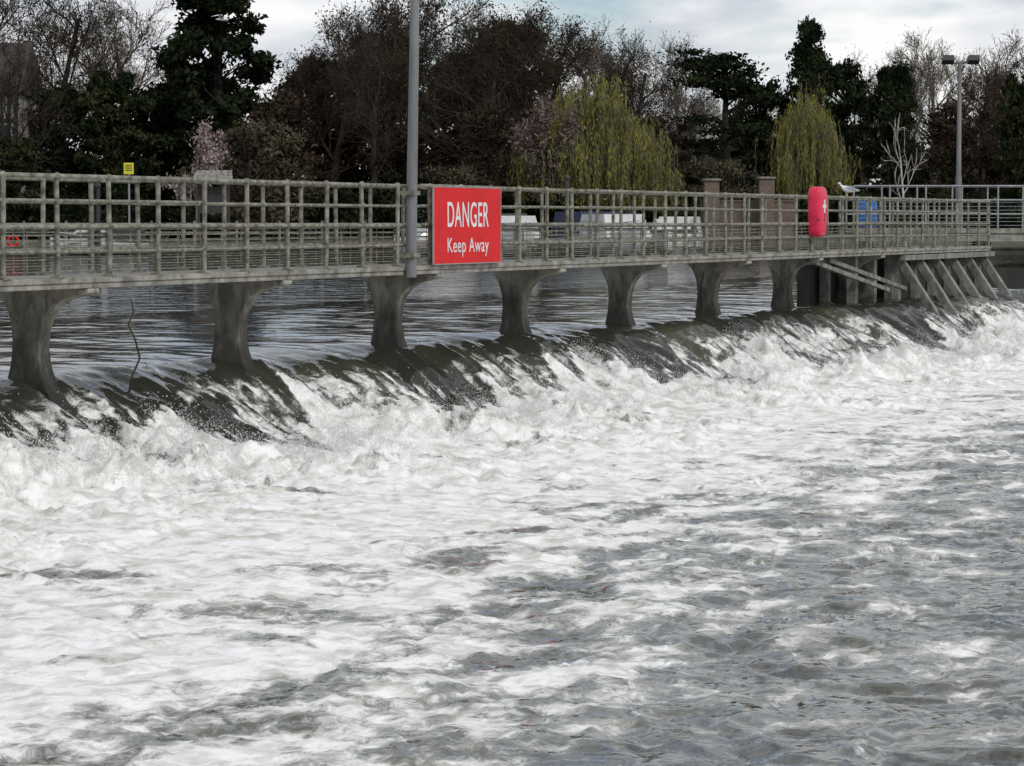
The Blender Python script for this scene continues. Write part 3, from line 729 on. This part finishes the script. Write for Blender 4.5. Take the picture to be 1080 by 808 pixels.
for s in(-.8,.8): mb.wbox(X_+s-.07,X_+s+.07,151.93,152.07,1.8,5.2)
mb.wbox(X_-.75,X_+.75,151.95,152.0,3.4,4.8); mb.obj('posts_and_board',[M_dark],e)
mb=MB(); mb.add([(X_-1.1,151.3,5.15),(X_+1.1,151.3,5.15),(X_+.95,152.3,5.7),(X_-.95,152.3,5.7),(X_-1.1,151.3,5.1),(X_+1.1,151.3,5.1),(X_+.95,152.3,5.65),(X_-.95,152.3,5.65)],[(0,1,2,3),(7,6,5,4),(0,4,5,1),(1,5,6,2),(2,6,7,3),(3,7,4,0)]); mb.obj('roof',[M_strut],e)
for x,w,h0 in((750,.38,186),(808,.38,184)):
    e=empty('stone_gate_pier'); X_=(x-540)/F*150; zt=C+(233-h0)/F*150; mb=MB()
    mb.wbox(X_-w,X_+w,149.6,150.6,1.5,zt-.25); mb.obj('shaft',[M_brick],e,.02)
    mb=MB(); mb.wbox(X_-w-.08,X_+w+.08,149.5,150.7,zt-.248,zt-.14); mb.obj('cap',[M_strut],e,.02)
mb=MB(); X0,X1=[(x-540)/F*150 for x in(740,840)]; mb.wbox(X0,X1,150.8,151.1,1.6,4.0); mb.wbox(X0,X1,150.75,151.15,4.003,4.1); mb.obj('brick_wall',[M_brick])
mb=MB()
for x in np.arange(-34,10,2.2): mb.tube((x,147,1.5),(x,147,3.0),.07,n=6)
for h in(2.85,2.4): mb.tube((-34,147,h),(9,147,h),.05,n=6)
mb.obj('riverside_fence',[M_strut])
for x in(598,98,104):
    mb=MB(); X_=(x-540)/F*140; mb.tube((X_,140,.5),(X_,140,5.0 if x==598 else 4.6),.14,.12,n=10); mb.ball((X_,140,5.1 if x==598 else 4.7),.17); mb.obj('mooring_post',[M_dark])
mb=MB(); X_=(15-540)/F*140; e=empty('life_ring_post'); mb.tube((X_,140,.5),(X_,140,2.6),.06); mb.obj('post',[M_dark],e)
mb=MB(); R0=.25
vs=[];fs=[]
for i in range(20):
    a=2*math.pi*i/20
    for j in range(8):
        b_=2*math.pi*j/8; vs.append((X_+(R0+.07*math.cos(b_))*math.cos(a),139.85+.07*math.sin(b_),2.0+(R0+.07*math.cos(b_))*math.sin(a)))
for i in range(20):
    for j in range(8): fs.append((i*8+j,i*8+(j+1)%8,((i+1)%20)*8+(j+1)%8,((i+1)%20)*8+j))
mb.add(vs,fs,0,True); mb.obj('ring',[M_red],e)

# ================= LIGHT =================
sun_v=Vector((.45,-.55,.62)).normalized()
el=math.asin(sun_v.z); az=math.atan2(sun_v.x,sun_v.y)
sl=bpy.data.lights.new('sun','SUN'); sl.energy=1.3; sl.angle=math.radians(14); sl.color=(1,.96,.9)
so=bpy.data.objects.new('sun',sl); scene.collection.objects.link(so); so.rotation_euler=sun_v.to_track_quat('Z','Y').to_euler()
w=bpy.data.worlds.new('World'); scene.world=w; w.use_nodes=True; N=w.node_tree.nodes; L=w.node_tree.links
bg=N['Background']; sky=N.new('ShaderNodeTexSky'); sky.sky_type='NISHITA'; sky.sun_disc=False; sky.sun_elevation=el; sky.sun_rotation=az
tint=N.new('ShaderNodeMixRGB'); tint.blend_type='MULTIPLY'; tint.inputs[0].default_value=1; tint.inputs[2].default_value=(.88,.94,1.06,1); L.new(sky.outputs[0],tint.inputs[1])
tc=N.new('ShaderNodeTexCoord'); mp=N.new('ShaderNodeMapping'); mp.inputs['Scale'].default_value=(1,1,3.5); mp.inputs['Location'].default_value=(.35,0,.2); n=N.new('ShaderNodeTexNoise'); n.inputs['Scale'].default_value=7; n.inputs['Detail'].default_value=5; n.inputs['Roughness'].default_value=.55
L.new(tc.outputs['Generated'],mp.inputs[0]); L.new(mp.outputs[0],n.inputs['Vector'])
cr=N.new('ShaderNodeValToRGB'); cr.color_ramp.elements[0].position=.38; cr.color_ramp.elements[1].position=.54; L.new(n.outputs['Fac'],cr.inputs[0])
n2=N.new('ShaderNodeTexNoise'); n2.inputs['Scale'].default_value=13; n2.inputs['Detail'].default_value=4; L.new(mp.outputs[0],n2.inputs['Vector'])
cc2=N.new('ShaderNodeValToRGB'); cc2.color_ramp.elements[0].position=.36; cc2.color_ramp.elements[0].color=(6.6,6.9,7.5,1); cc2.color_ramp.elements[1].position=.56; cc2.color_ramp.elements[1].color=(9.9,9.9,9.9,1); L.new(n2.outputs['Fac'],cc2.inputs[0])
mx=N.new('ShaderNodeMixRGB'); L.new(cr.outputs[0],mx.inputs[0]); L.new(tint.outputs[0],mx.inputs[1]); L.new(cc2.outputs[0],mx.inputs[2]); L.new(mx.outputs[0],bg.inputs['Color']); bg.inputs['Strength'].default_value=.10
